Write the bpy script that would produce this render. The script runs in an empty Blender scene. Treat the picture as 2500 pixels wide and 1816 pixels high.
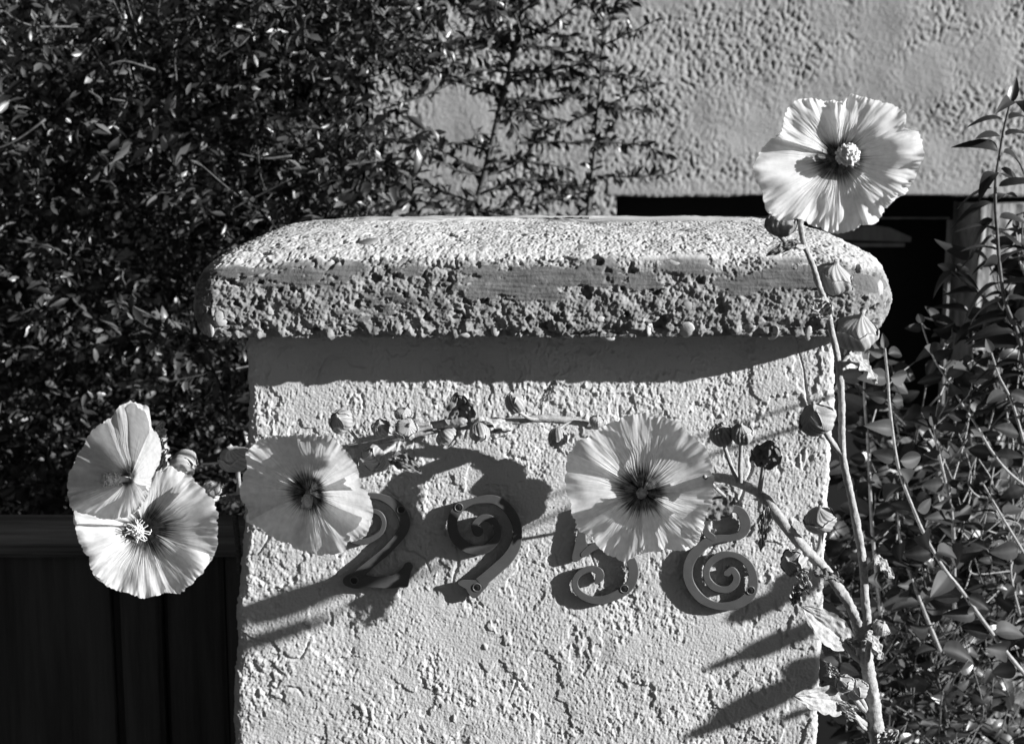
import bpy, math, random
import numpy as np
from mathutils import Vector, Matrix

random.seed(7); rng = np.random.default_rng(11)
sc = bpy.context.scene
col = sc.collection
R = math.radians

# ------------------------------------------------------------------ camera
PITCH = R(9.0); DIST = 1.389; AIM = np.array([0.0, 0.0, 1.20])
CAM = AIM + DIST*np.array([0, -math.cos(PITCH), math.sin(PITCH)])
FWD = np.array([0, math.cos(PITCH), -math.sin(PITCH)])
UPV = np.array([0, math.sin(PITCH), math.cos(PITCH)])
cd = bpy.data.cameras.new('camera'); cam = bpy.data.objects.new('camera', cd); col.objects.link(cam)
cam.location = CAM; cam.rotation_euler = (R(90)-PITCH, 0, 0)
cd.lens = 50; cd.sensor_width = 36; cd.clip_start = 0.05; cd.clip_end = 500
cd.dof.use_dof = True; cd.dof.focus_distance = 1.23; cd.dof.aperture_fstop = 11
sc.camera = cam

# ------------------------------------------------------------------ light
SUN = np.array([2.6, -1.0, 0.97]); SUN = SUN/np.linalg.norm(SUN)
elev = math.asin(SUN[2])
w = bpy.data.worlds.new('World'); sc.world = w; w.use_nodes = True
nt = w.node_tree; nt.nodes.clear()
sky = nt.nodes.new('ShaderNodeTexSky'); sky.sky_type = 'NISHITA'; sky.sun_disc = False
sky.sun_elevation = elev; sky.sun_rotation = math.atan2(SUN[0], SUN[1])
bw = nt.nodes.new('ShaderNodeRGBToBW'); bg = nt.nodes.new('ShaderNodeBackground'); bg.inputs[1].default_value = 0.019
wo = nt.nodes.new('ShaderNodeOutputWorld')
nt.links.new(sky.outputs[0], bw.inputs[0]); nt.links.new(bw.outputs[0], bg.inputs[0]); nt.links.new(bg.outputs[0], wo.inputs[0])
sd = bpy.data.lights.new('sun', 'SUN'); sd.energy = 5.0; sd.angle = R(0.5); sd.color = (1, 1, 1)
so = bpy.data.objects.new('sun', sd); col.objects.link(so)
so.rotation_euler = Vector(SUN).to_track_quat('Z', 'Y').to_euler()
so.location = (3, -2, 3)
sc.view_settings.view_transform = 'Standard'; sc.view_settings.look = 'None'
sc.view_settings.exposure = 1.05; sc.view_settings.gamma = 1.0
sc.cycles.max_bounces = 6; sc.cycles.diffuse_bounces = 3; sc.cycles.transmission_bounces = 4; sc.cycles.caustics_reflective = False

# ------------------------------------------------------------------ helpers
def P(px, py, y):
    "point on the vertical plane at depth y that the photograph shows at pixel (px,py)"
    dx = (np.asarray(px, float)-1250)/2500*.72; dv = -(np.asarray(py, float)-908)/2500*.72
    d = np.stack([dx, FWD[1]+dv*UPV[1]+0*dx, FWD[2]+dv*UPV[2]+0*dx], -1)
    t = (np.asarray(y)-CAM[1])/d[..., 1]
    return CAM+d*t[..., None]
def smooth(a, b, x):
    t = np.clip((x-a)/(b-a), 0, 1); return t*t*(3-2*t)
_perm = np.random.default_rng(5).permutation(4096)
_g = np.random.default_rng(6).normal(size=(4096, 3)).astype(np.float32); _g /= np.linalg.norm(_g, axis=1)[:, None]
def perlin(p):
    p = np.asarray(p, np.float64); i = np.floor(p).astype(np.int64); f = (p-i).astype(np.float32)
    u = f*f*f*(f*(f*6-15)+10); out = None; vals = []
    for dx in (0, 1):
        for dy in (0, 1):
            for dz in (0, 1):
                h = _perm[(_perm[(_perm[(i[..., 0]+dx) & 4095]+i[..., 1]+dy) & 4095]+i[..., 2]+dz) & 4095]
                g = _g[h]
                vals.append(g[..., 0]*(f[..., 0]-dx)+g[..., 1]*(f[..., 1]-dy)+g[..., 2]*(f[..., 2]-dz))
    l = lambda a, b, t: a+(b-a)*t
    x0 = l(l(vals[0], vals[1], u[..., 2]), l(vals[2], vals[3], u[..., 2]), u[..., 1])
    x1 = l(l(vals[4], vals[5], u[..., 2]), l(vals[6], vals[7], u[..., 2]), u[..., 1])
    return l(x0, x1, u[..., 0])*1.5
def fbm(p, wl, octv=3, off=0., gain=.5):
    p = np.asarray(p)/wl+off; s = 0; a = 1; n = 0
    for k in range(octv):
        s = s+a*perlin(p*(2.03**k)+k*17.3); n += a; a *= gain
    return s/n*1.3
def mesh(name, verts, faces, m=None, parent=None, smooth_=True, tone=None):
    me = bpy.data.meshes.new(name)
    verts = np.asarray(verts, np.float32)
    if isinstance(faces, np.ndarray):
        nf, k = faces.shape
        me.vertices.add(len(verts)); me.vertices.foreach_set('co', verts.ravel())
        me.loops.add(nf*k); me.loops.foreach_set('vertex_index', faces.astype(np.int32).ravel())
        me.polygons.add(nf); me.polygons.foreach_set('loop_start', np.arange(0, nf*k, k, dtype=np.int32))
        me.update(calc_edges=True); me.validate()
    else:
        me.from_pydata([tuple(map(float, v)) for v in verts], [], faces); me.update()
    if smooth_: me.polygons.foreach_set('use_smooth', np.ones(len(me.polygons), bool))
    if tone is not None:
        at = me.attributes.new('tone', 'FLOAT', 'POINT'); at.data.foreach_set('value', np.asarray(tone, np.float32).ravel())
    o = bpy.data.objects.new(name, me); col.objects.link(o)
    if m: me.materials.append(m)
    if parent: o.parent = parent
    return o
def thing(name, label, cat, group=None):
    o = bpy.data.objects.new(name, None); col.objects.link(o); o['label'] = label; o['category'] = cat
    o.empty_display_size = .05
    if group: o['group'] = group
    return o
def structure(o, kind='structure'): o['kind'] = kind; return o
def gridfaces(n, m, wrap=False, off=0):
    "n rows, m columns"
    i = np.arange(n-1)[:, None]; j = np.arange(m if wrap else m-1)[None, :]; j2 = (j+1) % m
    return (np.stack([i*m+j, i*m+j2, (i+1)*m+j2, (i+1)*m+j], -1).reshape(-1, 4)+off)
class MB:
    def __init__(s): s.v = []; s.f = []; s.t = []; s.n = 0
    def add(s, v, f, t=None):
        v = np.asarray(v, float).reshape(-1, 3); s.v.append(v)
        s.f += [tuple(int(a)+s.n for a in q) for q in (f.tolist() if isinstance(f, np.ndarray) else f)]
        s.t.append(np.full(len(v), .5) if t is None else np.asarray(t, float).ravel()); s.n += len(v)
    def build(s, name, m, parent=None, smooth_=True):
        return mesh(name, np.concatenate(s.v), s.f, m, parent, smooth_, np.concatenate(s.t))
def box(mb, x0, x1, y0, y1, z0, z1, t=None):
    v = [(x, y, z) for x in (x0, x1) for y in (y0, y1) for z in (z0, z1)]
    mb.add(v, [(0, 1, 3, 2), (4, 6, 7, 5), (0, 4, 5, 1), (2, 3, 7, 6), (0, 2, 6, 4), (1, 5, 7, 3)], None if t is None else [t]*8)
def catmull(pts, n):
    pts = np.asarray(pts, float); q = np.vstack([2*pts[0]-pts[1], pts, 2*pts[-1]-pts[-2]]); out = []
    for i in range(len(pts)-1):
        a, b, c, d = q[i:i+4]
        for t in np.linspace(0, 1, n, endpoint=False):
            out.append(.5*((2*b)+(-a+c)*t+(2*a-5*b+4*c-d)*t*t+(-a+3*b-3*c+d)*t**3))
    out.append(pts[-1]); return np.array(out)
def tube(mb, pts, rad, seg=8, rough=0., wl=.004, cap=True):
    pts = np.asarray(pts, float); n = len(pts); rad = np.broadcast_to(np.asarray(rad, float), (n,))
    T = np.gradient(pts, axis=0); T /= np.linalg.norm(T, axis=1)[:, None]+1e-12
    a = np.array([0, 0, 1.]) if abs(T[0, 2]) < .9 else np.array([1., 0, 0]); V = []
    for i in range(n):
        a = a-T[i]*a.dot(T[i]); a /= np.linalg.norm(a); b = np.cross(T[i], a)
        th = np.arange(seg)*2*math.pi/seg
        V.append(pts[i]+rad[i]*(np.cos(th)[:, None]*a+np.sin(th)[:, None]*b))
    V = np.array(V)
    if rough: V = V+(V-pts[:, None])*(1+0)*(fbm(V, wl, 2)*rough)[..., None]
    F = gridfaces(n, seg, True).tolist()
    if cap: F += [tuple(range(seg))[::-1], tuple((n-1)*seg+k for k in range(seg))]
    mb.add(V.reshape(-1, 3), F)

# ------------------------------------------------------------------ materials
def mat(name, base, rough=.8, spec=.3, lo=None, scale=60, bump=0, bscale=400, trans=0, tone=False, bdist=.001, stretch=None, detail=6, tgain=1.):
    "grey surface; lo = darker mottling value; tone = attribute 0..1 goes from lo to base"
    m = bpy.data.materials.new(name); m.use_nodes = True; t = m.node_tree; N = t.nodes; L = t.links
    p = N['Principled BSDF']; p.inputs['Roughness'].default_value = rough; p.inputs['Specular IOR Level'].default_value = spec
    p.inputs['Base Color'].default_value = (base, base, base, 1)
    tc = N.new('ShaderNodeTexCoord'); src = tc.outputs['Object']
    if stretch:
        mp = N.new('ShaderNodeMapping'); mp.inputs['Scale'].default_value = stretch; L.new(src, mp.inputs[0]); src = mp.outputs[0]
    colsock = None
    if lo is not None:
        r = N.new('ShaderNodeMapRange'); r.inputs[3].default_value = lo; r.inputs[4].default_value = base
        if tone:
            a = N.new('ShaderNodeAttribute'); a.attribute_name = 'tone'
            n2 = N.new('ShaderNodeTexNoise'); n2.inputs['Scale'].default_value = scale; n2.inputs['Detail'].default_value = 5
            L.new(src, n2.inputs[0]); ad = N.new('ShaderNodeMath'); ad.operation = 'MULTIPLY_ADD'; ad.inputs[1].default_value = .5; 
            sb = N.new('ShaderNodeMath'); sb.operation = 'SUBTRACT'; sb.inputs[1].default_value = .25
            L.new(n2.outputs[0], ad.inputs[0]); L.new(a.outputs['Fac'], sb.inputs[0]); L.new(sb.outputs[0], ad.inputs[2]); L.new(ad.outputs[0], r.inputs[0])
        else:
            n = N.new('ShaderNodeTexNoise'); n.inputs['Scale'].default_value = scale; n.inputs['Detail'].default_value = detail
            n.inputs['Roughness'].default_value = .65; r.inputs[1].default_value = .33; r.inputs[2].default_value = .67
            L.new(src, n.inputs[0]); L.new(n.outputs[0], r.inputs[0])
        colsock = r.outputs[0]; L.new(colsock, p.inputs['Base Color'])
    if bump:
        n = N.new('ShaderNodeTexNoise'); n.inputs['Scale'].default_value = bscale; n.inputs['Detail'].default_value = 4; n.inputs['Roughness'].default_value = .6
        b = N.new('ShaderNodeBump'); b.inputs['Strength'].default_value = bump; b.inputs['Distance'].default_value = bdist
        L.new(src, n.inputs[0]); L.new(n.outputs[0], b.inputs['Height']); L.new(b.outputs[0], p.inputs['Normal'])
    if trans:
        tr = N.new('ShaderNodeBsdfTranslucent'); mx = N.new('ShaderNodeMixShader'); mx.inputs[0].default_value = trans
        tr.inputs[0].default_value = (base, base, base, 1)
        if colsock is not None:
            mg = N.new('ShaderNodeMath'); mg.operation = 'MULTIPLY'; mg.inputs[1].default_value = tgain; mg.use_clamp = True
            L.new(colsock, mg.inputs[0]); L.new(mg.outputs[0], tr.inputs[0])
        L.new(p.outputs[0], mx.inputs[1]); L.new(tr.outputs[0], mx.inputs[2]); L.new(mx.outputs[0], N['Material Output'].inputs[0])
    return m
M = dict(
    stucco=mat('pillar_render', .50, .95, .1, lo=.34, scale=30, tone=True, bump=.35, bscale=900, bdist=.0012),
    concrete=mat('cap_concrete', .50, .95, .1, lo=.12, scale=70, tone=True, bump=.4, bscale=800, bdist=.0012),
    pebble=mat('river_pebble', .40, .6, .3, lo=.28, scale=220, bump=.2, bscale=500),
    pebble_dark=mat('dark_pebble', .24, .6, .3, lo=.15, scale=260, bump=.2, bscale=500),
    housewall=mat('house_stucco', .33, .95, .1, lo=.23, scale=9, tone=True, bump=.5, bscale=260, bdist=.003),
    metal=mat('dark_painted_metal', .075, .5, .4, lo=.06, scale=90, bump=.08, bscale=300),
    rim=mat('worn_metal_rim', .12, .4, .5), black=mat('screw_black', .012, .5, .4),
    petal=mat('petal', .76, .6, .12, lo=.03, scale=180, tone=True, trans=.5, tgain=1.31),
    stamen=mat('pollen', .85, .9, .1, lo=.6, scale=400, trans=.2),
    green=mat('hairy_green_stem', .40, .7, .25, lo=.22, scale=260, bump=.5, bscale=700, bdist=.001),
    bud=mat('hairy_calyx', .44, .75, .2, lo=.20, scale=120, tone=True, bump=.3, bscale=900, trans=.15),
    hleaf=mat('crinkled_leaf', .52, .75, .2, lo=.24, scale=150, bump=.5, bscale=330, bdist=.002, trans=.12),
    hleafdark=mat('crinkled_dark_leaf', .22, .7, .2, lo=.09, scale=150, bump=.5, bscale=330, bdist=.002, trans=.04),
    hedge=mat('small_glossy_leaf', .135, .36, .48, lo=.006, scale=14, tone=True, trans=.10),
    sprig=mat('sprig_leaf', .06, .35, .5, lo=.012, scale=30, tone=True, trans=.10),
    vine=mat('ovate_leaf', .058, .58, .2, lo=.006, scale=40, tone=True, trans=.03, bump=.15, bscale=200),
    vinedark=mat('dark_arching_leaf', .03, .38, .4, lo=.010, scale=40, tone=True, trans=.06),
    twig=mat('twig_bark', .13, .6, .3, lo=.04, scale=120, bump=.3, bscale=300),
    twiglight=mat('pale_cane', .34, .5, .3, lo=.16, scale=160, bump=.2, bscale=300),
    wood=mat('dark_weathered_wood', .085, .8, .2, lo=.03, scale=26, stretch=(1, 1, .06), bump=.5, bscale=120, bdist=.004),
    woodh=mat('dark_weathered_rail', .32, .85, .2, lo=.05, scale=30, stretch=(.05, 1, 1.6), bump=.6, bscale=90, bdist=.006),
    post=mat('weathered_post', .42, .9, .15, lo=.10, scale=50, stretch=(1, 1, .4), bump=.4, bscale=90, bdist=.004),
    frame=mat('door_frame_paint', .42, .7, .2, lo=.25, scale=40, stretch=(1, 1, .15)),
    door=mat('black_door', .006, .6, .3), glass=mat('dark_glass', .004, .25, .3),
    soil=mat('dark_soil', .06, 1, .1, lo=.03, scale=5), rope=mat('rope_fibre', .10, .9, .1, lo=.04, scale=500),
    fence=mat('black_gap_backing', .012, .9, .1, lo=.005, scale=20, stretch=(1, 1, .1)),  # near black so the gaps in the hedge read as deep shade
)

# ------------------------------------------------------------------ setting: ground
g = MB(); g.add([(-200, -200, 0), (200, -200, 0), (200, 200, 0), (-200, 200, 0)], [(0, 1, 2, 3)])
structure(g.build('ground', M['soil'], smooth_=False))

# ------------------------------------------------------------------ house behind
HY = 1.50
house = thing('house', 'rough stucco house wall with a deep dark doorway behind the pillar', 'house')
def nonuni(a, b, lo, hi, fine, coarse):
    "coordinates a..b, fine spacing inside lo..hi"
    out = [a]
    while out[-1] < b: out.append(out[-1]+(fine if lo <= out[-1] < hi else (min(coarse, lo-out[-1]) if out[-1] < lo else coarse)))
    out[-1] = b; return np.array(out)
xl = P(905, 500, HY)[0]; xr = 4.5
zo = P(1800, 479, HY)[2]; xo = P(1505, 479, HY)[0]; xo2 = 1.75
xs = nonuni(xl, xr, P(900, 0, HY)[0], 1.07, .0026, .05); zs = nonuni(0, 3.0, P(1250, 545, HY)[2], P(1250, -15, HY)[2], .0026, .05)
xs[np.argmin(abs(xs-xo))] = xo; zs[np.argmin(abs(zs-zo))] = zo
X, Z = np.meshgrid(xs, zs); q = np.stack([X, np.zeros_like(X), Z], -1)
zone = .12+.88*smooth(-.22, .32, fbm(q, .22, 3, 3.1)+.25*fbm(q, .06, 2, 7.7)+.12)
wq = q+.006*np.stack([fbm(q, .05, 2, 1.5), 0*X, fbm(q, .05, 2, 2.5)], -1); lump = fbm(wq*np.array([1.1, 1, .9]), .0095, 4, 11., .6); fine = fbm(q, .0085, 2, 5.)
terr = fbm(q, .16, 3, 21.)*5; step = np.floor(terr)+smooth(.78, 1., terr-np.floor(terr))
h = .0036*zone*np.clip(lump*1.7, -.9, .3)+.0011*fine*(.4+zone)+.003*fbm(q, .09, 2, 88.)+.004*fbm(q, .3, 2)
edge = smooth(0.0, .05, Z-zo) if True else 1
inop = (X > xo-.02)
h = np.where(inop & (Z > zo), h*(.25+.75*edge)+.004*(1-edge), h)
Y = HY-h
V = np.stack([X, Y, Z], -1)
lip = np.abs(zs-zo).argmin(); V[lip, :, 2] += .004*fbm(q[lip], .15, 2)
F = gridfaces(len(zs), len(xs)); cx = (X[:-1, :-1]+X[1:, 1:]).ravel()/2; cz = (Z[:-1, :-1]+Z[1:, 1:]).ravel()/2
keep = ~((cx > xo) & (cx < xo2) & (cz < zo)); F = F[keep]
tonew = np.clip(.5+.35*fbm(q, .15, 3, 2.)-.25*(lump < -.15)*zone, 0, 1)
mesh('wall', V.reshape(-1, 3), F, M['housewall'], house, tone=tonew)
g = MB()  # reveals of the opening, side of the house
box(g, xo+.002, xo2+.3, HY+.006, HY+.34, zo+.006, zo+.3); box(g, xl+.01, xo-.003, HY+.02, HY+.34, 0, zo+.3); box(g, xl+.01, xr, HY+.35, HY+.37, 0, 3.0)
g.build('wall_core', M['housewall'], house, False)
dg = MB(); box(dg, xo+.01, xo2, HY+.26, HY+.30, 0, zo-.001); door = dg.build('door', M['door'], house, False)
fy = HY+.2
def prect(mb, x0, y0, x1, y1, y, th=.03):
    a = P(x0, y0, y); b = P(x1, y1, y); box(mb, min(a[0], b[0]), max(a[0], b[0]), y, y+th, min(a[2], b[2]), max(a[2], b[2]))
g = MB(); prect(g, 2322, 538, 2346, 2600, fy); g.build('door_frame', M['frame'], door, False)
g = MB(); prect(g, 1500, 531, 2320, 535, fy); g.build('frame_rail', M['frame'], door, False)
g = MB(); ys = fy+.03
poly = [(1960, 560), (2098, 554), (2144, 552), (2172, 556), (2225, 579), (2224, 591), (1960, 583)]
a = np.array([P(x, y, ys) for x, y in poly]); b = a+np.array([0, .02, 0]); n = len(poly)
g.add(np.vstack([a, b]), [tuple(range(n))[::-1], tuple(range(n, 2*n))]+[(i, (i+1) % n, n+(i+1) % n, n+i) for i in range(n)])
g.build('roof_reflection', M['frame'], door, False)  # solid gable shape standing in for a roof reflected in the door glass
g = MB(); prect(g, 1960, 594, 2209, 603, ys, .02); g.build('rail', M['frame'], door, False)  # bar of the same reflection, built as a solid strip
g = MB(); prect(g, 1640, 522, 1900, 530, 1.1, .02)
g = MB(); prect(g, 2352, 538, 2372, 2600, HY+.08, .05); g.build('door_stop', M['door'], door, False)

post = thing('wooden_post', 'pale weathered wooden post at the right of the doorway behind the leafy shoot', 'post')
x0 = P(2376, 600, 1.42)[0]; x1 = x0+.24; zt = zo-.012
xx = np.linspace(x0, x1, 90); zz = np.linspace(0, zt, 420); X, Z = np.meshgrid(xx, zz); q = np.stack([X*3, 0*X, Z*.35], -1)
h = .004*fbm(q, .05, 3)-.02*(smooth(.012, 0, X-x0)+smooth(.012, 0, x1-X)); g = MB()
V = np.stack([X, 1.42-h, Z], -1); g.add(V.reshape(-1, 3), gridfaces(420, 90)); box(g, x0+.001, x1-.001, 1.445, 1.56, 0, zt-.001)
g.build('timber', M['post'], post)

fence = thing('hedge_backing_fence', 'unseen black board fence added behind the hedge to keep its gaps dark', 'fence')  # added backing, stops bright sky showing through the hedge
g = MB(); xf = -4.0
while xf < xl-.01:
    x2 = min(xf+.12, xl-.005); box(g, xf+.001, x2-.001, 1.62, 1.64, 0, 2.75); xf += .12
box(g, -4, xl-.005, 1.641, 1.66, 0, 2.75); g.build('boards', M['fence'], fence, False)

# ------------------------------------------------------------------ gate pillar
pillar = thing('gate_pillar', 'rendered gate pillar with a thick pebbly concrete cap and house numbers', 'pillar')
ZB = P(1250, 829, -.06)[2]
def loop_rect(xa, xb, ya, yb, rl, rr, fine, coarse):
    "rounded rectangle from front-left, counter-clockwise seen from above; rl/rr corner radii"
    pts = []
    def line(p, q_, s):
        n = max(2, int(np.hypot(q_[0]-p[0], q_[1]-p[1])/s))
        for t in np.linspace(0, 1, n, endpoint=False): pts.append((p[0]+(q_[0]-p[0])*t, p[1]+(q_[1]-p[1])*t))
    def arc(cx, cy, r, a0, a1, s):
        n = max(3, int(abs(a1-a0)*r/s))
        for t in np.linspace(a0, a1, n, endpoint=False): pts.append((cx+r*math.cos(t), cy+r*math.sin(t)))
    pi = math.pi
    line((xa+rl, ya), (xb-rr, ya), fine); arc(xb-rr, ya+rr, rr, -pi/2, 0, fine)
    line((xb, ya+rr), (xb, yb-rr), .003); arc(xb-rr, yb-rr, rr, 0, pi/2, .004)
    line((xb-rr, yb), (xa+rl, yb), coarse); arc(xa+rl, yb-rl, rl, pi/2, pi, .004)
    line((xa, yb-rl), (xa, ya+rl), .003); arc(xa+rl, ya+rl, rl, pi, 1.5*pi, fine)
    return np.array(pts)
def gridnormals(V, wrap=True):
    dj = np.roll(V, -1, 1)-np.roll(V, 1, 1); di = np.gradient(V, axis=0); n = np.cross(dj, di)
    return n/(np.linalg.norm(n, axis=2)[..., None]+1e-12)
XA = P(600, 1000, 0)[0]; XB = P(2037, 1000, 0)[0]
lp = loop_rect(XA, XB, 0, .30, .012, .008, .00075, .02)
zs = np.concatenate([np.linspace(0, .74, 30, endpoint=False), np.arange(.74, ZB+.012, .00075)])
V = np.zeros((len(zs), len(lp), 3)); V[..., 0] = lp[:, 0]; V[..., 1] = lp[:, 1]; V[..., 2] = zs[:, None]
lf = smooth(.5, 0, (V[..., 0]-XA)/.25); V[..., 0] -= lf*(.024*smooth(1.16, .80, V[..., 2])); V[..., 0] -= smooth(.6, 1, (V[..., 0]-XA)/(XB-XA))*.004*smooth(1.2, .85, V[..., 2])
N_ = gridnormals(V)
q = V
rz = fbm(q, .09, 3, 4.4)+.35*fbm(q, .025, 2, 9.)
nearedge = smooth(.045, .0, V[..., 0]-XA)*.35+smooth(.03, 0, XB-V[..., 0])*.3
lowright = .25*smooth(1.0, .8, V[..., 2])
topz = .30*smooth(1.10, 1.2, V[..., 2])
zone = smooth(-.10, .35, rz+nearedge+lowright*.5+topz-.02)
lum = fbm(q+.003*np.stack([fbm(q, .02, 2, 1.5), 0*q[..., 0], fbm(q, .02, 2, 2.5)], -1), .0055, 3, 13., .6); lum2 = fbm(q*np.array([1, 1, .45]), .0045, 2, 19.)
gr = fbm(q*np.array([1, 1, .7]), .0034, 2, 31., .6)
terr = (fbm(q*np.array([1, 1, .8]), .06, 5, 41., .58))*2.4; ts = terr-np.floor(terr); step = np.floor(terr)+smooth(.90, 1., ts)
clus = smooth(.05, .45, fbm(q, .03, 3, 55.)+.5*(zone-.5)+.25*nearedge)
h = (.0011*clus*np.clip(lum*1.6, -.5, .8)+.0006*zone*lum2+.00085*gr*(.18+.82*smooth(-.35, .3, fbm(q, .05, 3, 155.)))+.00040*fbm(q, .0019, 1, 37.)+.0014*step*smooth(-.4, -.05, fbm(q, .11, 2, 123.))
     +.0013*fbm(q, .12, 2, 1.)+.0020*fbm(q, .3, 2, 2.)+.0004*fbm(q, .02, 2, 63.)+.003*nearedge*fbm(q, .02, 2, 8.))
crk = smooth(.03, .0, np.abs(fbm(q*np.array([1, 1, .6]), .10, 4, 171.)))*smooth(.05, .3, fbm(q, .09, 1, 91.)); h -= .0016*crk
pit = smooth(.5, .56, fbm(q, .012, 4, 77.)); h -= .0010*pit
h[:, np.abs(lp[:, 1]-.30) < 1e-6] *= .2
tone = np.clip(.62+.4*fbm(q, .12, 3, 6.)-.15*pit, 0, 1)
mesh('shaft', (V+N_*h[..., None]).reshape(-1, 3), gridfaces(len(zs), len(lp), True), M['stucco'], pillar, tone=tone)

# cap: profile (inset front/back, inset left, inset right, z)
YF = -.06; YBk = .36; CXA = P(455, 760, YF)[0]; CXB = P(2190, 760, YF+.02)[0]
zz = lambda py, y: float(P(1250, py, y)[2])
ztop = zz(529, .2)
prof = [(.19, .19, .19, ZB+.004), (.03, .03, .04, ZB+.001), (.008, .010, .022, ZB), (.002, .004, .010, ZB+.006), (0, 0, .002, zz(770, YF)), (0, .001, 0, zz(735, YF)), (.001, .004, .003, zz(695, YF)),
        (.003, .012, .010, zz(655, YF)), (.009, .022, .019, zz(626, YF+.01)), (.028, .034, .033, zz(600, YF+.028)), (.06, .056, .050, zz(570, 0)), (.12, .105, .075, ztop-.002), (.16, .14, .11, ztop), (.205, .30, .30, ztop+.001)]
pf = np.array(prof); d = np.r_[0, np.cumsum(np.hypot(np.diff(pf[:, 0]), np.diff(pf[:, 3])))]
s = np.r_[np.linspace(0, d[1], 12, endpoint=False), np.arange(d[1], d[-2], .0009), np.linspace(d[-2], d[-1], 12)]
pr = np.stack([np.interp(s, d, pf[:, k]) for k in range(4)], 1)
ker = np.ones(9)/9
for k in range(4): pr[:, k] = np.convolve(np.pad(pr[:, k], 4, 'edge'), ker, 'valid')
lp = loop_rect(CXA, CXB, YF, YBk, .026, .05, .0009, .02)
cx0 = (CXA+CXB)/2; hx = (CXB-CXA)/2; cy0 = (YF+YBk)/2; hy = (YBk-YF)/2
V = np.zeros((len(s), len(lp), 3)); fx = (lp[:, 0]-cx0)/hx; fyy = (lp[:, 1]-cy0)/hy
ixx = np.where(fx[None] < 0, pr[:, 1:2], pr[:, 2:3])
V[..., 0] = cx0+fx[None]*(hx-ixx); V[..., 1] = cy0+fyy[None]*(hy-pr[:, 0:1]); V[..., 2] = pr[:, 3:4]
V[..., 2] -= .003*smooth(.22, .36, V[..., 0])*smooth(ZB+.05, ztop, V[..., 2])   # top droops to the right
V[..., 2] -= .006*smooth(-.1, -.33, V[..., 0])*smooth(ZB+.05, ztop, V[..., 2])
N_ = gridnormals(V); q = V
front = (N_[..., 1] < -.5)
zr = (V[..., 2]-ZB)/(ztop-ZB)
er = 2.3*fbm(q*np.array([.5, 1, 1.3]), .040, 6, 3.3, .65)+.75*smooth(.50, .14, zr)-.30*smooth(.40, .55, zr)*smooth(.86, .70, zr)+.20+.35*smooth(.62, .74, zr)
er = np.where(front, er, er*.4+.30)
ero = smooth(-.02, .10, er)
a1 = fbm(q, .0070, 4, 23., .62); a2 = fbm(q, .0040, 2, 29.); a3 = fbm(q, .0025, 2, 37.)
brd = fbm(q*np.array([.08, 1, 1]), .0022, 2, 51.)          # board-mark lines
amp = np.where(front, 1.0, .45+.5*smooth(.75, .4, -N_[..., 1]*-1))
h = ero*(-.0010+.0019*np.clip(a1*1.4, -1, .7)+.0011*a2+.0024*np.clip(fbm(q, .022, 2, 97.), -.6, .4))*np.where(front, 1, .42)+.0010*a3*(.35+.65*ero)+(1-ero)*.0008*brd*smooth(.95, .6, N_[..., 2])+.0030*fbm(q, .07, 4, 61.)
crack = smooth(.05, .0, np.abs(fbm(q*np.array([1.0, 1, .8]), .10, 5, 71., .6)+.03))*smooth(.25, .55, zr)*smooth(.95, .75, zr)*front
crack *= smooth(-.15, .1, fbm(q, .12, 1, 91.)); h -= .0045*crack
pit = smooth(.32, .55, fbm(q, .013, 3, 81.))*ero; h -= .0045*pit*np.where(front, 1, .5)
low = smooth(.24, .03, zr)*front; h += low*(.008*fbm(q, .020, 3, 66.)-.001)
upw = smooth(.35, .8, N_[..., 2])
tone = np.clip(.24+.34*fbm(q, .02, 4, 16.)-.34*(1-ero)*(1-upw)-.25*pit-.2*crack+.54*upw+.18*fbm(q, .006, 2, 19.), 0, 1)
Vc = V+N_*h[..., None]
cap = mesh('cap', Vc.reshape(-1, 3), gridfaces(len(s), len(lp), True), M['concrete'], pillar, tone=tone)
g = MB(); box(g, CXA+.09, CXB-.10, 0.03, .27, ZB+.01, ztop-.03); box(g, cx0-.12, cx0+.12, cy0-.03, cy0+.03, ztop-.0299, ztop-.0015); g.build('cap_core', M['concrete'], cap, False)
# pebbles embedded in the cap, placed on the cap surface
from mathutils.bvhtree import BVHTree
bvh = BVHTree.FromPolygons([tuple(v) for v in Vc[::3, ::3].reshape(-1, 3)], gridfaces(len(Vc[::3]), Vc[::3, ::3].shape[1], True).tolist())
def hit(px, py):
    d = Vector(P(px, py, 1.)-CAM).normalized(); r = bvh.ray_cast(Vector(CAM), d); return r
def ellip(mb, c, ax, n=(10, 14), seed=0, rough=.12):
    "ellipsoid with three axis vectors"
    th = np.linspace(0, math.pi, n[0]); ph = np.arange(n[1])*2*math.pi/n[1]
    TH, PH = np.meshgrid(th, ph, indexing='ij'); D = np.stack([np.sin(TH)*np.cos(PH), np.sin(TH)*np.sin(PH), np.cos(TH)], -1)
    r = 1+rough*perlin(D*1.3+seed*3.7); V = (D*r[..., None])@np.array(ax)+c
    mb.add(V.reshape(-1, 3), gridfaces(n[0], n[1], True))
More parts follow.
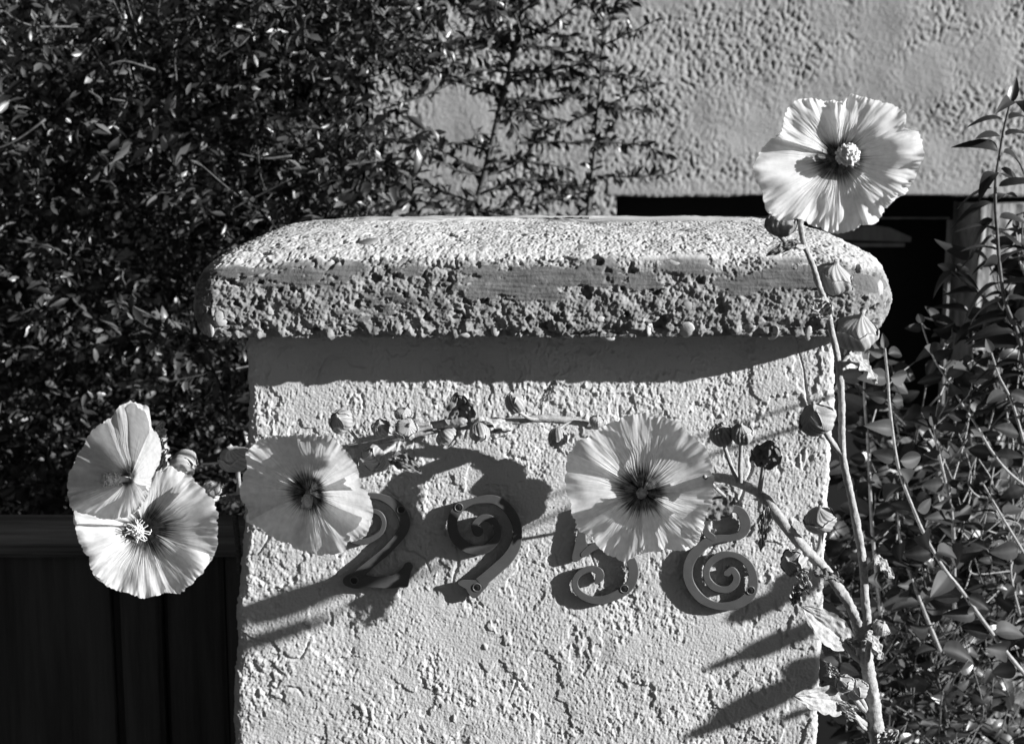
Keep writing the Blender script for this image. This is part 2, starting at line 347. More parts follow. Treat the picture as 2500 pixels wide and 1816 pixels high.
pebs = [(1457, 546, 66, 26, 0, 1), (1424, 604, 38, 20, 25, 1), (895, 588, 60, 26, 0, 1), (1684, 566, 34, 20, 10, 1), (1712, 562, 24, 14, -10, 1), (1330, 546, 24, 14, 0, 0), (1645, 642, 46, 15, 20, 0),
        (1210, 802, 24, 38, 5, 0), (1140, 812, 34, 24, 0, 0), (1672, 806, 46, 40, -10, 0), (1590, 790, 26, 40, 10, 0), (1976, 815, 22, 34, 0, 0), (1478, 818, 50, 22, 25, 0), (2150, 705, 30, 34, 0, 0), (538, 778, 36, 42, 0, 0), (510, 805, 26, 30, 0, 0),
        (1680, 745, 30, 26, 0, 1), (1176, 603, 32, 14, -35, 0), (1470, 778, 30, 18, -10, 0), (605, 812, 36, 24, 20, 0), (700, 722, 20, 16, 0, 1), (1940, 650, 16, 14, 0, 1), (1300, 700, 20, 14, 0, 1), (1010, 640, 18, 14, 0, 1), (1830, 800, 30, 26, 0, 0), (1885, 815, 26, 30, 20, 0), (1530, 812, 30, 26, 0, 0), (860, 815, 30, 18, 0, 0)]
for k, (px, py, wpx, hpx, rot, dk) in enumerate(pebs):
    r = hit(px, py)
    if r[0] is None: continue
    c = np.array(r[0]); s_ = .00038/2; nn = np.array(r[1]); nn = nn/np.linalg.norm(nn)
    if nn @ (CAM-c) < 0: nn = -nn
    u1 = np.array([math.cos(R(rot)), 0, -math.sin(R(rot))]); u1 -= nn*(u1 @ nn); u1 /= np.linalg.norm(u1); u2 = np.cross(nn, u1)
    fores = max(.42, abs(nn @ np.array([0, -.98, .1])))
    g = MB(); ellip(g, c-nn*(.0005+min(wpx, hpx)*s_*.22), [u1*wpx*s_, u2*hpx*s_/fores, nn*min(wpx, hpx)*s_*.5], (12, 18), k)
    g.build('pebble', M['pebble_dark' if dk else 'pebble'], cap)

# ------------------------------------------------------------------ house numbers
def ribbon(mb, pts, x0, y0, s, yf=-.0085, yb=-.0035, rise=.0007, roundends=(True, True)):
    pts = np.array(pts, float); c = catmull(pts, 9); cen = np.stack([x0+c[:, 0]/s, y0+c[:, 1]/s], 1); hw = c[:, 2]/s
    T = np.gradient(cen, axis=0); T /= np.linalg.norm(T, axis=1)[:, None]
    if roundends[0]:
        e = [(cen[0]-T[0]*hw[0]*math.cos(a), hw[0]*max(.03, math.sin(a)), T[0]) for a in np.linspace(0.0, 1.35, 7)]
        cen = np.vstack([[x[0] for x in e], cen]); hw = np.r_[[x[1] for x in e], hw]; T = np.vstack([[x[2] for x in e], T])
    if roundends[1]:
        e = [(cen[-1]+T[-1]*hw[-1]*math.cos(a), hw[-1]*max(.03, math.sin(a)), T[-1]) for a in np.linspace(1.35, 0., 7)]
        cen = np.vstack([cen, [x[0] for x in e]]); hw = np.r_[hw, [x[1] for x in e]]; T = np.vstack([T, [x[2] for x in e]])
    Nn = np.stack([-T[:, 1], T[:, 0]], 1); n = len(cen); f = np.linspace(0, 1, n)*rise; b = 1.6
    rows = []
    for side, inn, dep in ((-1, 0, 'b'), (-1, 0, 'm'), (-1, b, 'f'), (1, b, 'f'), (1, 0, 'm'), (1, 0, 'b')):
        w_ = np.maximum(hw-inn, hw*.3); p = cen+Nn*(side*w_)[:, None]
        yy = {'b': np.full(n, yb), 'm': yf+.0006-f, 'f': yf-f}[dep]
        rows.append(P(p[:, 0], p[:, 1], yy))
    V = np.stack(rows, 1); F = gridfaces(n, 6, True).tolist()+[tuple(range(6)), tuple((n-1)*6+k for k in range(6))[::-1]]
    mb.add(V.reshape(-1, 3), F)
def plate(mb, pts, x0, y0, s, yf=-.0088, yb=-.0036):
    c = catmull(np.array(pts+[pts[0]], float), 5)[:-1]; q = np.stack([x0+c[:, 0]/s, y0+c[:, 1]/s], 1); m = q.mean(0); n = len(q)
    qi = m+(q-m)*(1-1.6/np.linalg.norm(q-m, axis=1))[:, None]
    V = np.vstack([P(q[:, 0], q[:, 1], yb), P(q[:, 0], q[:, 1], yf+.0006), P(qi[:, 0], qi[:, 1], yf)])
    F = [(k*n+i, k*n+(i+1) % n, (k+1)*n+(i+1) % n, (k+1)*n+i) for k in (0, 1) for i in range(n)]+[tuple(range(2*n, 3*n)), tuple(range(n))[::-1]]
    mb.add(V, F)
def screws(root, lst, x0, y0, s):
    for (a, b) in lst:
        px, py = x0+a/s, y0+b/s; c = P(px, py, -.0092); g = MB(); r = .0035; n = 28
        th = np.arange(n)*2*math.pi/n; ring = np.stack([np.cos(th), 0*th, np.sin(th)], 1)
        rows = [c+ring*r*1.28+[0, .0010, 0], c+ring*r*1.22+[0, -.0004, 0], c+ring*r*1.08+[0, -.0005, 0], c+ring*r+[0, .0004, 0]]
        g.add(np.vstack(rows), gridfaces(4, n, True)); sw = g.build('screw', M['rim'], root)
        g = MB(); rows = [c+ring*r*1.02+[0, .0003, 0], c+ring*r*.7+[0, -.0001, 0], c+ring*.0001+[0, -.0003, 0]]
        g.add(np.vstack(rows), gridfaces(3, n, True))
        for a_ in (.5, .5+math.pi/2):
            d = np.array([math.cos(a_), 0, math.sin(a_)])*r*.6; e = np.array([-math.sin(a_), 0, math.cos(a_)])*r*.09
            g.add([c-d-e+[0, -.0005, 0], c+d-e+[0, -.0005, 0], c+d+e+[0, -.0005, 0], c-d+e+[0, -.0005, 0]], [(0, 1, 2, 3)])
        g.build('screw_head', M['black'], sw)
def number(label, ribs, plates, scr, x0, y0, s):
    root = thing('house_number', label, 'house number', 'dark metal house numbers screwed to the pillar')
    g = MB()
    for r_ in ribs: ribbon(g, r_[0], x0, y0, s, roundends=r_[1])
    for p_ in plates: plate(g, p_, x0, y0, s)
    g.build('numeral', M['metal'], root, False); screws(root, scr, x0, y0, s)
number('dark metal numeral 2 with a spiral head, leftmost number, partly behind a flower',
       [([(540, 520, 66), (470, 450, 44), (530, 380, 38), (640, 375, 35), (720, 430, 35), (752, 530, 36), (720, 640, 37), (620, 725, 40), (480, 780, 45), (340, 760, 45), (200, 640, 45), (150, 450, 45), (220, 280, 42), (380, 180, 40),
          (560, 165, 42), (720, 185, 48), (870, 260, 65), (975, 370, 78), (1030, 500, 78), (1015, 620, 68), (930, 740, 65), (780, 900, 62), (600, 1050, 62), (440, 1190, 70), (340, 1280, 75)], (True, False))],
       [[(430, 1175), (560, 1235), (750, 1248), (900, 1212), (1000, 1135), (1050, 1060), (1110, 1055), (1145, 1110), (1120, 1180), (1095, 1290), (1070, 1385), (960, 1395), (800, 1410), (550, 1395), (380, 1410), (240, 1370), (203, 1300), (240, 1230), (330, 1190)]],
       [(985, 352), (355, 1300)], 800, 1180, 5.49)
number('dark metal numeral 9 with a spiral bowl, second number, half in shadow',
       [([(640, 640, 72), (600, 560, 50), (680, 470, 48), (800, 470, 50), (880, 560, 52), (905, 680, 50), (840, 800, 60), (700, 890, 65), (520, 870, 72), (370, 760, 72), (305, 620, 70), (305, 480, 68), (380, 330, 72), (540, 250, 45), (720, 212, 56),
          (880, 225, 63), (1020, 312, 66), (1110, 430, 66), (1163, 560, 62), (1170, 700, 65), (1130, 860, 75), (1030, 1010, 80), (900, 1130, 80), (760, 1250, 80), (660, 1330, 80)], (True, False))],
       [[(370, 1312), (440, 1288), (600, 1288), (690, 1235), (790, 1330), (700, 1450), (620, 1530), (560, 1525), (505, 1470), (470, 1410), (375, 1352)]],
       [(385, 320), (628, 1392)], 1050, 1180, 5.49)
number('dark metal numeral 5 with a spiral lower hook, mostly behind the large middle flower',
       [([(800, 1040, 50), (850, 960, 85), (840, 870, 78), (740, 812, 65), (600, 830, 60), (470, 905, 60), (400, 1030, 60), (420, 1170, 63), (520, 1290, 70), (680, 1370, 72), (880, 1385, 80), (1080, 1325, 82), (1280, 1220, 92), (1420, 1080, 92), (1470, 900, 95), (1450, 720, 95),
          (1370, 560, 85), (1230, 440, 80), (1050, 370, 75), (850, 370, 70), (680, 440, 70), (560, 540, 60)], (True, True))],
       [[(345, 600), (360, 670), (440, 680), (560, 590), (640, 480), (600, 200), (640, -200), (700, -300), (560, -320), (480, 0), (400, 350)], [(570, -325), (900, -330), (1350, -340), (1350, -200), (900, -190), (620, -180)]],
       [(1305, 1175)], 1350, 1280, 7.487)
number('dark metal numeral 8 with a spiral lower bowl, rightmost number beside a dark leaf',
       [([(800, 1020, 46), (860, 985, 44), (915, 1060, 47), (900, 1150, 48), (820, 1220, 47), (720, 1230, 45), (610, 1180, 50), (545, 1080, 45), (545, 960, 45), (610, 865, 48), (720, 800, 48), (850, 790, 40), (970, 830, 45), (1070, 920, 52), (1120, 1050, 58),
          (1120, 1200, 65), (1070, 1310, 68), (950, 1400, 62), (800, 1440, 55), (640, 1428, 50), (480, 1350, 58), (365, 1220, 60), (308, 1080, 62), (312, 930, 65), (370, 800, 68), (470, 695, 68), (570, 622, 60), (700, 592, 52), (850, 580, 46), (980, 530, 55),
          (1030, 420, 68), (1000, 300, 68), (930, 225, 50), (830, 220, 50), (700, 262, 50), (580, 330, 45), (520, 420, 42), (545, 520, 48), (620, 580, 45)], (True, True))],
       [], [(1095, 1240)], 1620, 1200, 5.147)

# ------------------------------------------------------------------ wooden gate
gate = thing('wooden_gate', 'dark weathered plank gate with a thick top rail left of the pillar', 'gate')
GY = .17
def wavy(mb, x0, x1, y0, y1, z0, z1, wl, amp, stretch, nx=160, nz=60):
    xx = np.linspace(x0, x1, nx); zz_ = np.linspace(z0, z1, nz); X, Z = np.meshgrid(xx, zz_); q = np.stack([X, 0*X, Z], -1)*np.array(stretch)
    ed = np.minimum(np.minimum(X-x0, x1-X), np.minimum(Z-z0, z1-Z)); h = amp*fbm(q, wl, 4, x0*31)-.004*smooth(.006, 0, ed)
    V = np.stack([X, y0-h, Z], -1); mb.add(V.reshape(-1, 3), gridfaces(nz, nx)); box(mb, x0+.0005, x1-.0005, y0+.006, y1, z0+.0005, z1-.0005)
za = P(100, 1283, GY-.02)[2]; zb_ = P(100, 1362, GY-.02)[2]
g = MB(); wavy(g, -1.0, XA-.012, GY-.02, GY+.03, zb_, za, .02, .0035, (.06, 1, 1.2)); g.build('top_rail', M['woodh'], gate)
g = MB(); xq = -1.0; 
for (a, b) in ((-1.0, P(262, 1500, GY)[0]), (P(288, 1500, GY)[0], P(388, 1500, GY)[0]), (P(404, 1500, GY)[0], P(545, 1500, GY)[0]), (P(549, 1500, GY)[0], XA-.014)):
    g = MB(); wavy(g, a, b, GY+.006, GY+.028, .1, zb_-.002, .02, .0018, (1.2, 1, .05), 90, 160); g.build('board', M['wood'], gate)
g = MB(); box(g, -1.0, XA-.014, GY+.030, GY+.05, .1, zb_-.002); g.build('backing', M['wood'], gate, False)
rp = thing('rope', 'thin twisted rope hanging beside the left edge of the pillar', 'rope'); g = MB()
base = np.array([P(x, y, .05) for x, y in ((573, 1255), (578, 1300), (582, 1345), (586, 1400))]); c = catmull(base, 30); t_ = np.linspace(0, 60, len(c))
for k in range(2): tube(g, c+.0016*np.stack([np.cos(t_+k*math.pi), np.sin(t_+k*math.pi), 0*t_], 1), .0018, 6)
g.build('strand', M['rope'], rp)

# ------------------------------------------------------------------ leaves in bulk
def leafmesh(B, D, Nn, L, W, curl=.25, fold=.35, rows=5, shape='ell', seed=0, vein=False):
    n = len(B); L = np.broadcast_to(L, (n,)); W = np.broadcast_to(W, (n,)); rg = np.random.default_rng(seed)
    D = D/np.linalg.norm(D, axis=1)[:, None]; Nn = Nn-D*(D*Nn).sum(1)[:, None]; Nn /= np.linalg.norm(Nn, axis=1)[:, None]+1e-9; S = np.cross(D, Nn)
    t = np.linspace(0, 1, rows)
    wd = {'ell': np.sin(math.pi*np.clip(t*.94+.04, 0, 1))**.8, 'ovate': np.sin(math.pi*np.clip(t, 0, 1)**.74)**.72*(1.05-.2*t), 'obo': np.sin(math.pi*np.clip(t, 0, 1)**1.25)**.8}[shape]; wd[0] = .06; wd[-1] = .0
    curl = curl*(.4+1.2*rg.random(n)); cx_ = np.array([-1, -.5, -.07, .07, .5, 1]) if vein else np.array([-1, 0, 1]); nc = len(cx_); V = np.zeros((n, rows, nc, 3))
    ben = (t**2)[None]*curl[:, None]*L[:, None]; tw = rg.normal(size=n)*.25
    cen = B[:, None]+D[:, None]*(t[None, :, None]*L[:, None, None])*(1-.15*curl[:, None, None])-Nn[:, None]*ben[..., None]+S[:, None]*((t**2)[None]*tw[:, None]*L[:, None]*.3)[..., None]
    for j, c_ in enumerate(cx_):
        ww = wd[None]*W[:, None]*.5*c_; up_ = np.abs(ww)*fold*(1 if not vein else abs(c_)**.6)
        if vein: up_ = up_+(.012 if abs(c_) < .9 else .003)*L[:, None]*abs(c_)*np.sin(2*math.pi*(t*4.2-abs(c_)*.9))[None]*wd[None]+.0004*(abs(c_) > .2)
        V[:, :, j] = cen+S[:, None]*ww[..., None]+Nn[:, None]*up_[..., None]
    i = np.arange(n)[:, None, None]*rows*nc; r = np.arange(rows-1)[None, :, None]*nc; c2 = np.arange(nc-1)[None, None, :]
    a = i+r+c2; F = np.stack([a, a+1, a+nc+1, a+nc], -1).reshape(-1, 4)
    tone = np.repeat(rg.random(n), rows*nc)
    if vein: tone = tone+np.tile((np.abs(cx_) < .2)*.55, n*rows)
    return V.reshape(-1, 3), F, tone
def unit(v): return v/(np.linalg.norm(v, axis=-1, keepdims=True)+1e-9)
def twig_leaves(paths, spacing, L, W, up=(0, 0, 1), rg=None, spread=.9, jitter=.35, cluster=1):
    B = []; D = []; Nn = []
    for p in paths:
        seg = np.linalg.norm(np.diff(p, axis=0), axis=1); d = np.r_[0, np.cumsum(seg)]; k = 0
        for s_ in np.arange(spacing, d[-1], spacing):
            b = np.array([np.interp(s_, d, p[:, j]) for j in range(3)]); b2 = np.array([np.interp(s_+.004, d, p[:, j]) for j in range(3)])
            t = unit(b2-b+1e-9) if np.linalg.norm(b2-b) > 1e-6 else unit(p[-1]-p[-2]); r_ = rg.normal(size=3); side = unit(np.cross(t, r_))
            for c in range(cluster):
                sd_ = unit(side+rg.normal(size=3)*.6); dd = unit(t*(1-.5*spread)+sd_*spread+rg.normal(size=3)*jitter)
                B.append(b); D.append(dd); Nn.append(unit(np.array(up)+rg.normal(size=3)*.7))
            k += 1
    return np.array(B), np.array(D), np.array(Nn)

# ------------------------------------------------------------------ hedge on the left
hedge = thing('hedge', 'dense dark small-leaved evergreen hedge filling the left behind the gate', 'hedge')
rg = np.random.default_rng(21); paths = []; tw = MB()
def hedge_edge(py): return np.interp(py, [0, 120, 200, 300, 380, 450, 560, 700, 900, 1300], [1380, 1190, 1020, 920, 960, 1030, 1050, 1060, 1060, 700])
for k in range(4700):
    py = rg.uniform(-90, 1330); e = hedge_edge(py)*.97; px = rg.uniform(-120, e); dep = .72+.62*rg.random()**1.1
    if py > 980: dep = max(dep, .7)
    if px > 780 and py < 650 and dep > 1.3: dep = 1.2
    b = P(px, py, dep)
    if perlin(b/.095) < .0+.18*rg.normal(): continue
    d = unit(np.array([rg.normal()*.7, -.45+rg.normal()*.5, .35+rg.normal()*.6])); ln = rg.uniform(.06, .16)
    m_ = b+d*ln*.5+rg.normal(size=3)*.012; paths.append(catmull([b, m_, b+d*ln+np.array([0, 0, .01])], 5))
B, D, Nn = twig_leaves(paths, .0125, 0, 0, rg=rg, spread=.85, cluster=2)
print('hedge leaves', len(B))
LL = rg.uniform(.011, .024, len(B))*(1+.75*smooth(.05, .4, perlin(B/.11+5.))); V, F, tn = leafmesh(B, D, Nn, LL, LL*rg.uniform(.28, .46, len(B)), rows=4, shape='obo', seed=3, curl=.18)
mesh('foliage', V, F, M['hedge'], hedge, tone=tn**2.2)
for p in paths[::4]: tube(tw, p, np.linspace(.0016, .0007, len(p)), 4, cap=False)
for k in range(15):   # bare pale twigs that cross the dark gaps
    px, py = rg.uniform(0, 880), rg.uniform(60, 1230); b = P(px, py, .70); d = unit(np.array([rg.choice([-1, 1])*1., rg.normal()*.2, rg.normal()*.45])); ln = rg.uniform(.05, .15)
    tb = MB(); tube(tb, catmull([b, b+d*ln*.5+rg.normal(size=3)*.004, b+d*ln], 5), np.linspace(.0019, .0009, 11), 5); tb.build('bare_twig', M['twig'], hedge)
tw.build('branch', M['twig'], hedge)['kind'] = 'stuff'

# leafy upright shoots between hedge and wall
def px_path(pts, y): return catmull([P(a, b, y if len(q_) == 0 else q_[0]) for (a, b, *q_) in pts], 8)
def shoot(label, stem, sides, rad, y, seed, mt=M['sprig'], L=(.016, .028), grp=None, nrand=0):
    root = thing('shrub_shoot', label, 'shrub', grp); rg = np.random.default_rng(seed); g = MB(); st = px_path(stem, y)
    tube(g, st, np.linspace(rad, rad*.45, len(st)), 8, .15, .02); ps = [st]
    for s_ in sides:
        p = px_path(s_, y); tube(g, p, np.linspace(rad*.42, rad*.2, len(p)), 5); ps.append(p)
    for k in range(nrand):
        p0 = st[rg.integers(4, len(st))]; d = unit(np.array([rg.normal(), rg.normal()*.5, rg.normal()*.35+.1])); ln = rg.uniform(.06, .19)
        p = catmull([p0, p0+d*ln*.5+rg.normal(size=3)*.006, p0+d*ln+np.array([0, 0, .015])], 6); tube(g, p, np.linspace(rad*.35, rad*.15, len(p)), 4); ps.append(p)
    g.build('stem', M['twig'], root)
    B, D, Nn = twig_leaves(ps, .0105, 0, 0, rg=rg, spread=.8, cluster=3)
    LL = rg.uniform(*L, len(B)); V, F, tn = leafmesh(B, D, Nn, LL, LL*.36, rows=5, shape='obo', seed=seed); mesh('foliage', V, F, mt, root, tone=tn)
shoot('tall leafy shoot in front of the stucco wall, left of the pair',
      [(1150, 560), (1160, 510), (1190, 400), (1215, 290), (1240, 190), (1262, 90), (1280, -30)],
      [[(1160, 508), (1060, 480), (950, 470)], [(1172, 415), (1110, 385), (1020, 340)], [(1185, 395), (1290, 395), (1380, 410)], [(1212, 235), (1130, 205), (1045, 175)], [(1235, 200), (1330, 190), (1420, 172)], [(1250, 110), (1340, 118), (1420, 140)],
       [(1262, 75), (1180, 85), (1060, 120), (960, 200)], [(1250, 130), (1200, 80), (1160, 20)], [(1265, 350), (1350, 348), (1450, 350)], [(1180, 470), (1290, 440), (1400, 455)], [(1195, 370), (1125, 350), (1060, 355)], [(1225, 270), (1290, 275), (1360, 300)], [(1225, 260), (1250, 300), (1270, 340)]],
      .0075, 1.16, 31, grp='upright shoots against the wall', nrand=24)
shoot('thinner leafy shoot in front of the stucco wall, right of the pair',
      [(1432, 560), (1440, 480), (1452, 370), (1462, 240), (1472, 100), (1480, -20)],
      [[(1440, 430), (1540, 432), (1640, 425)], [(1446, 345), (1560, 355), (1630, 375)], [(1455, 270), (1530, 235), (1610, 200)], [(1465, 115), (1540, 80), (1605, 48)], [(1455, 275), (1380, 300), (1310, 320)], [(1440, 460), (1360, 450), (1290, 420)], [(1462, 180), (1530, 185), (1580, 200)], [(1468, 130), (1420, 150), (1360, 145)], [(1474, 60), (1440, 20), (1400, -20)], [(1474, 60), (1500, 20), (1520, -20)]],
      .0045, 1.2, 32, grp='upright shoots against the wall', nrand=6)
shoot('small bright leafy sprig under the left corner of the cap', [(560, 1040, .55), (545, 960, .55), (520, 900, .52), (495, 845, .5), (480, 815, .48)], [], .0022, .5, 33, M['hedge'], (.018, .030), nrand=3)

# ------------------------------------------------------------------ shrubs on the right
def pairshoot(name, label, stems, mt, sp, L, Wf, droop, seed, smat, nrad=.0025, shape='ovate', grp=None, horiz=1.0, extra=0, fold=.2, nrm=(0, -.35, 1), cross=1.1):
    root = thing(name, label, 'shrub', grp); rg = np.random.default_rng(seed); g = MB(); B = []; D = []; Nn = []; LS = []; SP = []
    for st in stems:
        p = catmull([P(a, b, y) for a, b, y in st], 10); SP.append(p); tube(g, p, np.linspace(nrad, nrad*.5, len(p)), 7, .1, .01)
        seg = np.r_[0, np.cumsum(np.linalg.norm(np.diff(p, axis=0), axis=1))]; k = 0; s_ = sp*.3
        while s_ < seg[-1]:
            b = np.array([np.interp(s_, seg, p[:, j]) for j in range(3)]); t = unit(np.array([np.interp(min(s_+.01, seg[-1]), seg, p[:, j])-np.interp(s_-.01, seg, p[:, j]) for j in range(3)]))
            a = (0 if k % 2 == 0 else cross)+rg.normal()*.3
            ax = unit(np.array([math.cos(a)*horiz, math.sin(a), 0])); fr = 1-.25*(s_/seg[-1])
            for sg in (-1, 1):
                d = unit(ax*sg+t*rg.uniform(.15, .7)+rg.normal(size=3)*.22+[0, 0, -.12]); B.append(b+d*.004); D.append(d); Nn.append(unit(np.array(nrm)+rg.normal(size=3)*.42)); LS.append(rg.uniform(*L)*fr)
            k += 1; s_ += sp*rg.uniform(.8, 1.2)
        d = unit(p[-1]-p[-3]); B.append(p[-1]); D.append(d); Nn.append(np.array([0, -1., .3])); LS.append(L[0]*.7)
    for (a, b, y) in ([(rg.uniform(*extra[0]), rg.uniform(*extra[1]), rg.uniform(*extra[2])) for _ in range(extra[3])] if extra else []):
        q_ = P(a, b, y); dm = [(np.linalg.norm(z_-q_-[0, 0, -.05], axis=1).min(), z_[np.linalg.norm(z_-q_-[0, 0, -.05], axis=1).argmin()]) for z_ in SP]; nr = min(dm, key=lambda z_: z_[0])[1]; tube(g, catmull([nr, (nr+q_)/2+rg.normal(size=3)*.012-[0, 0, .01], q_], 6), np.linspace(.0011, .0007, 13), 4, cap=False); p = catmull([q_, q_+rg.normal(size=3)*.02+[0, 0, .03], q_+rg.normal(size=3)*.03+[0, 0, .07]], 5); tube(g, p, .0011, 4)
        for j in (2, 5, 8): 
            for sg in (-1, 1):
                d = unit(np.array([sg*rg.uniform(.3, 1), rg.normal()*.6, rg.normal()*.4])); B.append(p[j]); D.append(d); Nn.append(unit(np.array(nrm)+rg.normal(size=3)*.6)); LS.append(rg.uniform(*L)*.8)
    g.build('stem', smat, root); LS = np.array(LS)
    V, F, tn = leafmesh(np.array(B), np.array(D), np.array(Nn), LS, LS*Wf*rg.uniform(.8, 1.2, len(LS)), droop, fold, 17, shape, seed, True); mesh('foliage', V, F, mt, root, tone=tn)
    return root
pairshoot('leafy_shoot', 'tall shoot with pairs of dark arching leaves at the right edge before the doorway post',
          [[(2530, 1000, .22), (2500, 880, .22), (2483, 810, .22), (2454, 736, .22), (2440, 645, .22), (2434, 560, .22), (2430, 500, .22), (2431, 440, .22), (2440, 380, .22), (2452, 311, .22), (2467, 250, .22)]],
          M['vinedark'], .019, (.044, .056), .40, .55, 41, M['twig'], .0026, extra=((2415, 2530), (640, 1050), (.25, .4), 22), fold=.3, cross=.3)
pairshoot('broad_leaved_bush', 'bush of paired ovate leaves on pale canes right of the pillar',
          [[(2500, 1644, .16), (2451, 1584, .16), (2396, 1510, .16), (2347, 1441, .15), (2307, 1391, .15), (2263, 1317, .14), (2228, 1238, .14), (2193, 1139, .14), (2173, 1000, .15), (2168, 930, .16), (2160, 850, .16)],
           [(2330, 1500, .3), (2327, 1287, .28), (2307, 1173, .26), (2290, 1099, .25), (2280, 1040, .25)], [(2150, 1500, .3), (2130, 1300, .3), (2120, 1100, .3), (2110, 950, .28), (2120, 860, .25)],
           [(2300, 1600, .3), (2240, 1450, .3), (2200, 1330, .3), (2190, 1200, .3)]],
          M['vine'], .030, (.024, .046), .64, .4, 42, M['twiglight'], .0026, extra=((2080, 2500), (830, 1500), (.25, .5), 14), nrm=(.1, -.9, .5), fold=.42)
pairshoot('honeysuckle', 'twining shrub with paired leaves on a long pale diagonal cane beside the doorway post',
          [[(2520, 1200, .25), (2460, 1150, .25), (2420, 1100, .25), (2384, 1039, .25), (2352, 992, .25), (2319, 937, .25), (2282, 879, .25), (2262, 828, .26), (2250, 790, .27)],
           [(2490, 1500, .35), (2470, 1416, .35), (2465, 1346, .35), (2446, 1277, .35), (2416, 1213, .35)], [(2500, 1080, .2), (2470, 980, .2), (2440, 920, .2), (2420, 860, .2)],
           [(2520, 700, .3), (2490, 640, .3), (2480, 560, .3)], [(2500, 1350, .25), (2440, 1250, .25), (2400, 1180, .25)]],
          M['vine'], .028, (.024, .036), .55, .3, 43, M['twiglight'], .0018, extra=((2380, 2520), (900, 1600), (.3, .6), 12), nrm=(.1, -.8, .6))
pairshoot('low_shrub', 'dark small-leaved shrub low in the gap right of the hollyhock stem', [[(2330, 1900, .4), (2300, 1700, .4), (2260, 1560, .4)], [(2150, 1816, .35), (2140, 1700, .35), (2125, 1650, .35)]],
          M['sprig'], .03, (.018, .034), .58, .3, 44, M['twig'], .002, extra=((2050, 2560), (1350, 1900), (.3, .9), 200), shape='ovate', nrm=(.3, -.9, .5))
pairshoot('shaded_shrub', 'dark shrub filling the shade behind the broad-leaved bush', [[(2230, 1900, .8), (2200, 1500, .8), (2180, 1000, .8)]],
          M['vinedark'], .05, (.03, .055), .7, .4, 45, M['twig'], .003, extra=((2040, 2540), (950, 1900), (.42, 1.05), 120), shape='ovate', nrm=(.2, -.9, .5))

# ------------------------------------------------------------------ hollyhock
holly = thing('hollyhock', 'hollyhock leaning across the pillar with five large pale ruffled flowers and buds', 'hollyhock')
def stem(pts, sub=None):
    g = MB(); c = catmull([list(P(a, b, y))+[w_*.00020*(1+y/DIST)] for a, b, y, w_ in pts], 14); tube(g, c[:, :3], c[:, 3]*(1+.07*perlin(np.stack([np.arange(len(c))*.13, np.zeros(len(c)), np.zeros(len(c))], -1))), 22, .22, .0035)
    return g.build('stem', M['green'], holly)
stem([(2330, 4800, -.26, 62), (2270, 3600, -.26, 56), (2210, 2400, -.26, 50), (2180, 1990, -.255, 44), (2162, 1900, -.255, 42), (2145, 1810, -.25, 38), (2137, 1770, -.25, 42), (2130, 1700, -.25, 34), (2119, 1633, -.25, 33), (2108, 1585, -.25, 38), (2104, 1540, -.25, 36)])
stem([(2106, 1550, -.25, 28), (2092, 1512, -.25, 28), (2071, 1470, -.25, 26), (2045, 1432, -.25, 27), (2017, 1393, -.25, 26), (1962, 1337, -.247, 27), (1913, 1278, -.242, 27), (1861, 1210, -.225, 26), (1809, 1180, -.185, 25), (1772, 1168, -.135, 24), (1748, 1165, -.098, 22), (1700, 1162, -.062, 21), (1640, 1150, -.050, 19), (1560, 1110, -.044, 18),
      (1500, 1060, -.044, 18), (1432, 1034, -.042, 18), (1328, 1022, -.042, 19), (1250, 1028, -.042, 18), (1190, 1036, -.043, 17), (1137, 1040, -.044, 17), (1053, 1052, -.045, 16), (980, 1068, -.045, 15), (900, 1083, -.036, 13), (822, 1097, -.028, 11), (740, 1140, -.018, 10), (640, 1180, -.013, 10), (575, 1205, -.015, 10), (500, 1225, -.045, 9), (420, 1230, -.062, 9)])
stem([(2106, 1548, -.252, 24), (2116, 1517, -.252, 23), (2112, 1463, -.252, 21), (2107, 1376, -.252, 20), (2093, 1291, -.252, 20), (2074, 1196, -.254, 18), (2058, 1114, -.256, 18), (2055, 1032, -.256, 17), (2055, 973, -.256, 17), (2046, 882, -.256, 16), (2031, 810, -.257, 15), (2022, 765, -.259, 15), (2013, 733, -.262, 15), (1998, 693, -.267, 14), (1984, 646, -.276, 14), (1965, 602, -.286, 13), (1956, 565, -.30, 13), (1956, 533, -.302, 13), (1975, 480, -.305, 13), (2020, 415, -.31, 13), (2040, 395, -.315, 13)])
stem([(1085, 1037, -.055, 8), (1060, 1036, -.056, 14), (1050, 1040, -.046, 20), (1090, 1034, -.050, 22), (1128, 1028, -.054, 20), (1140, 1026, -.055, 8)][2:])

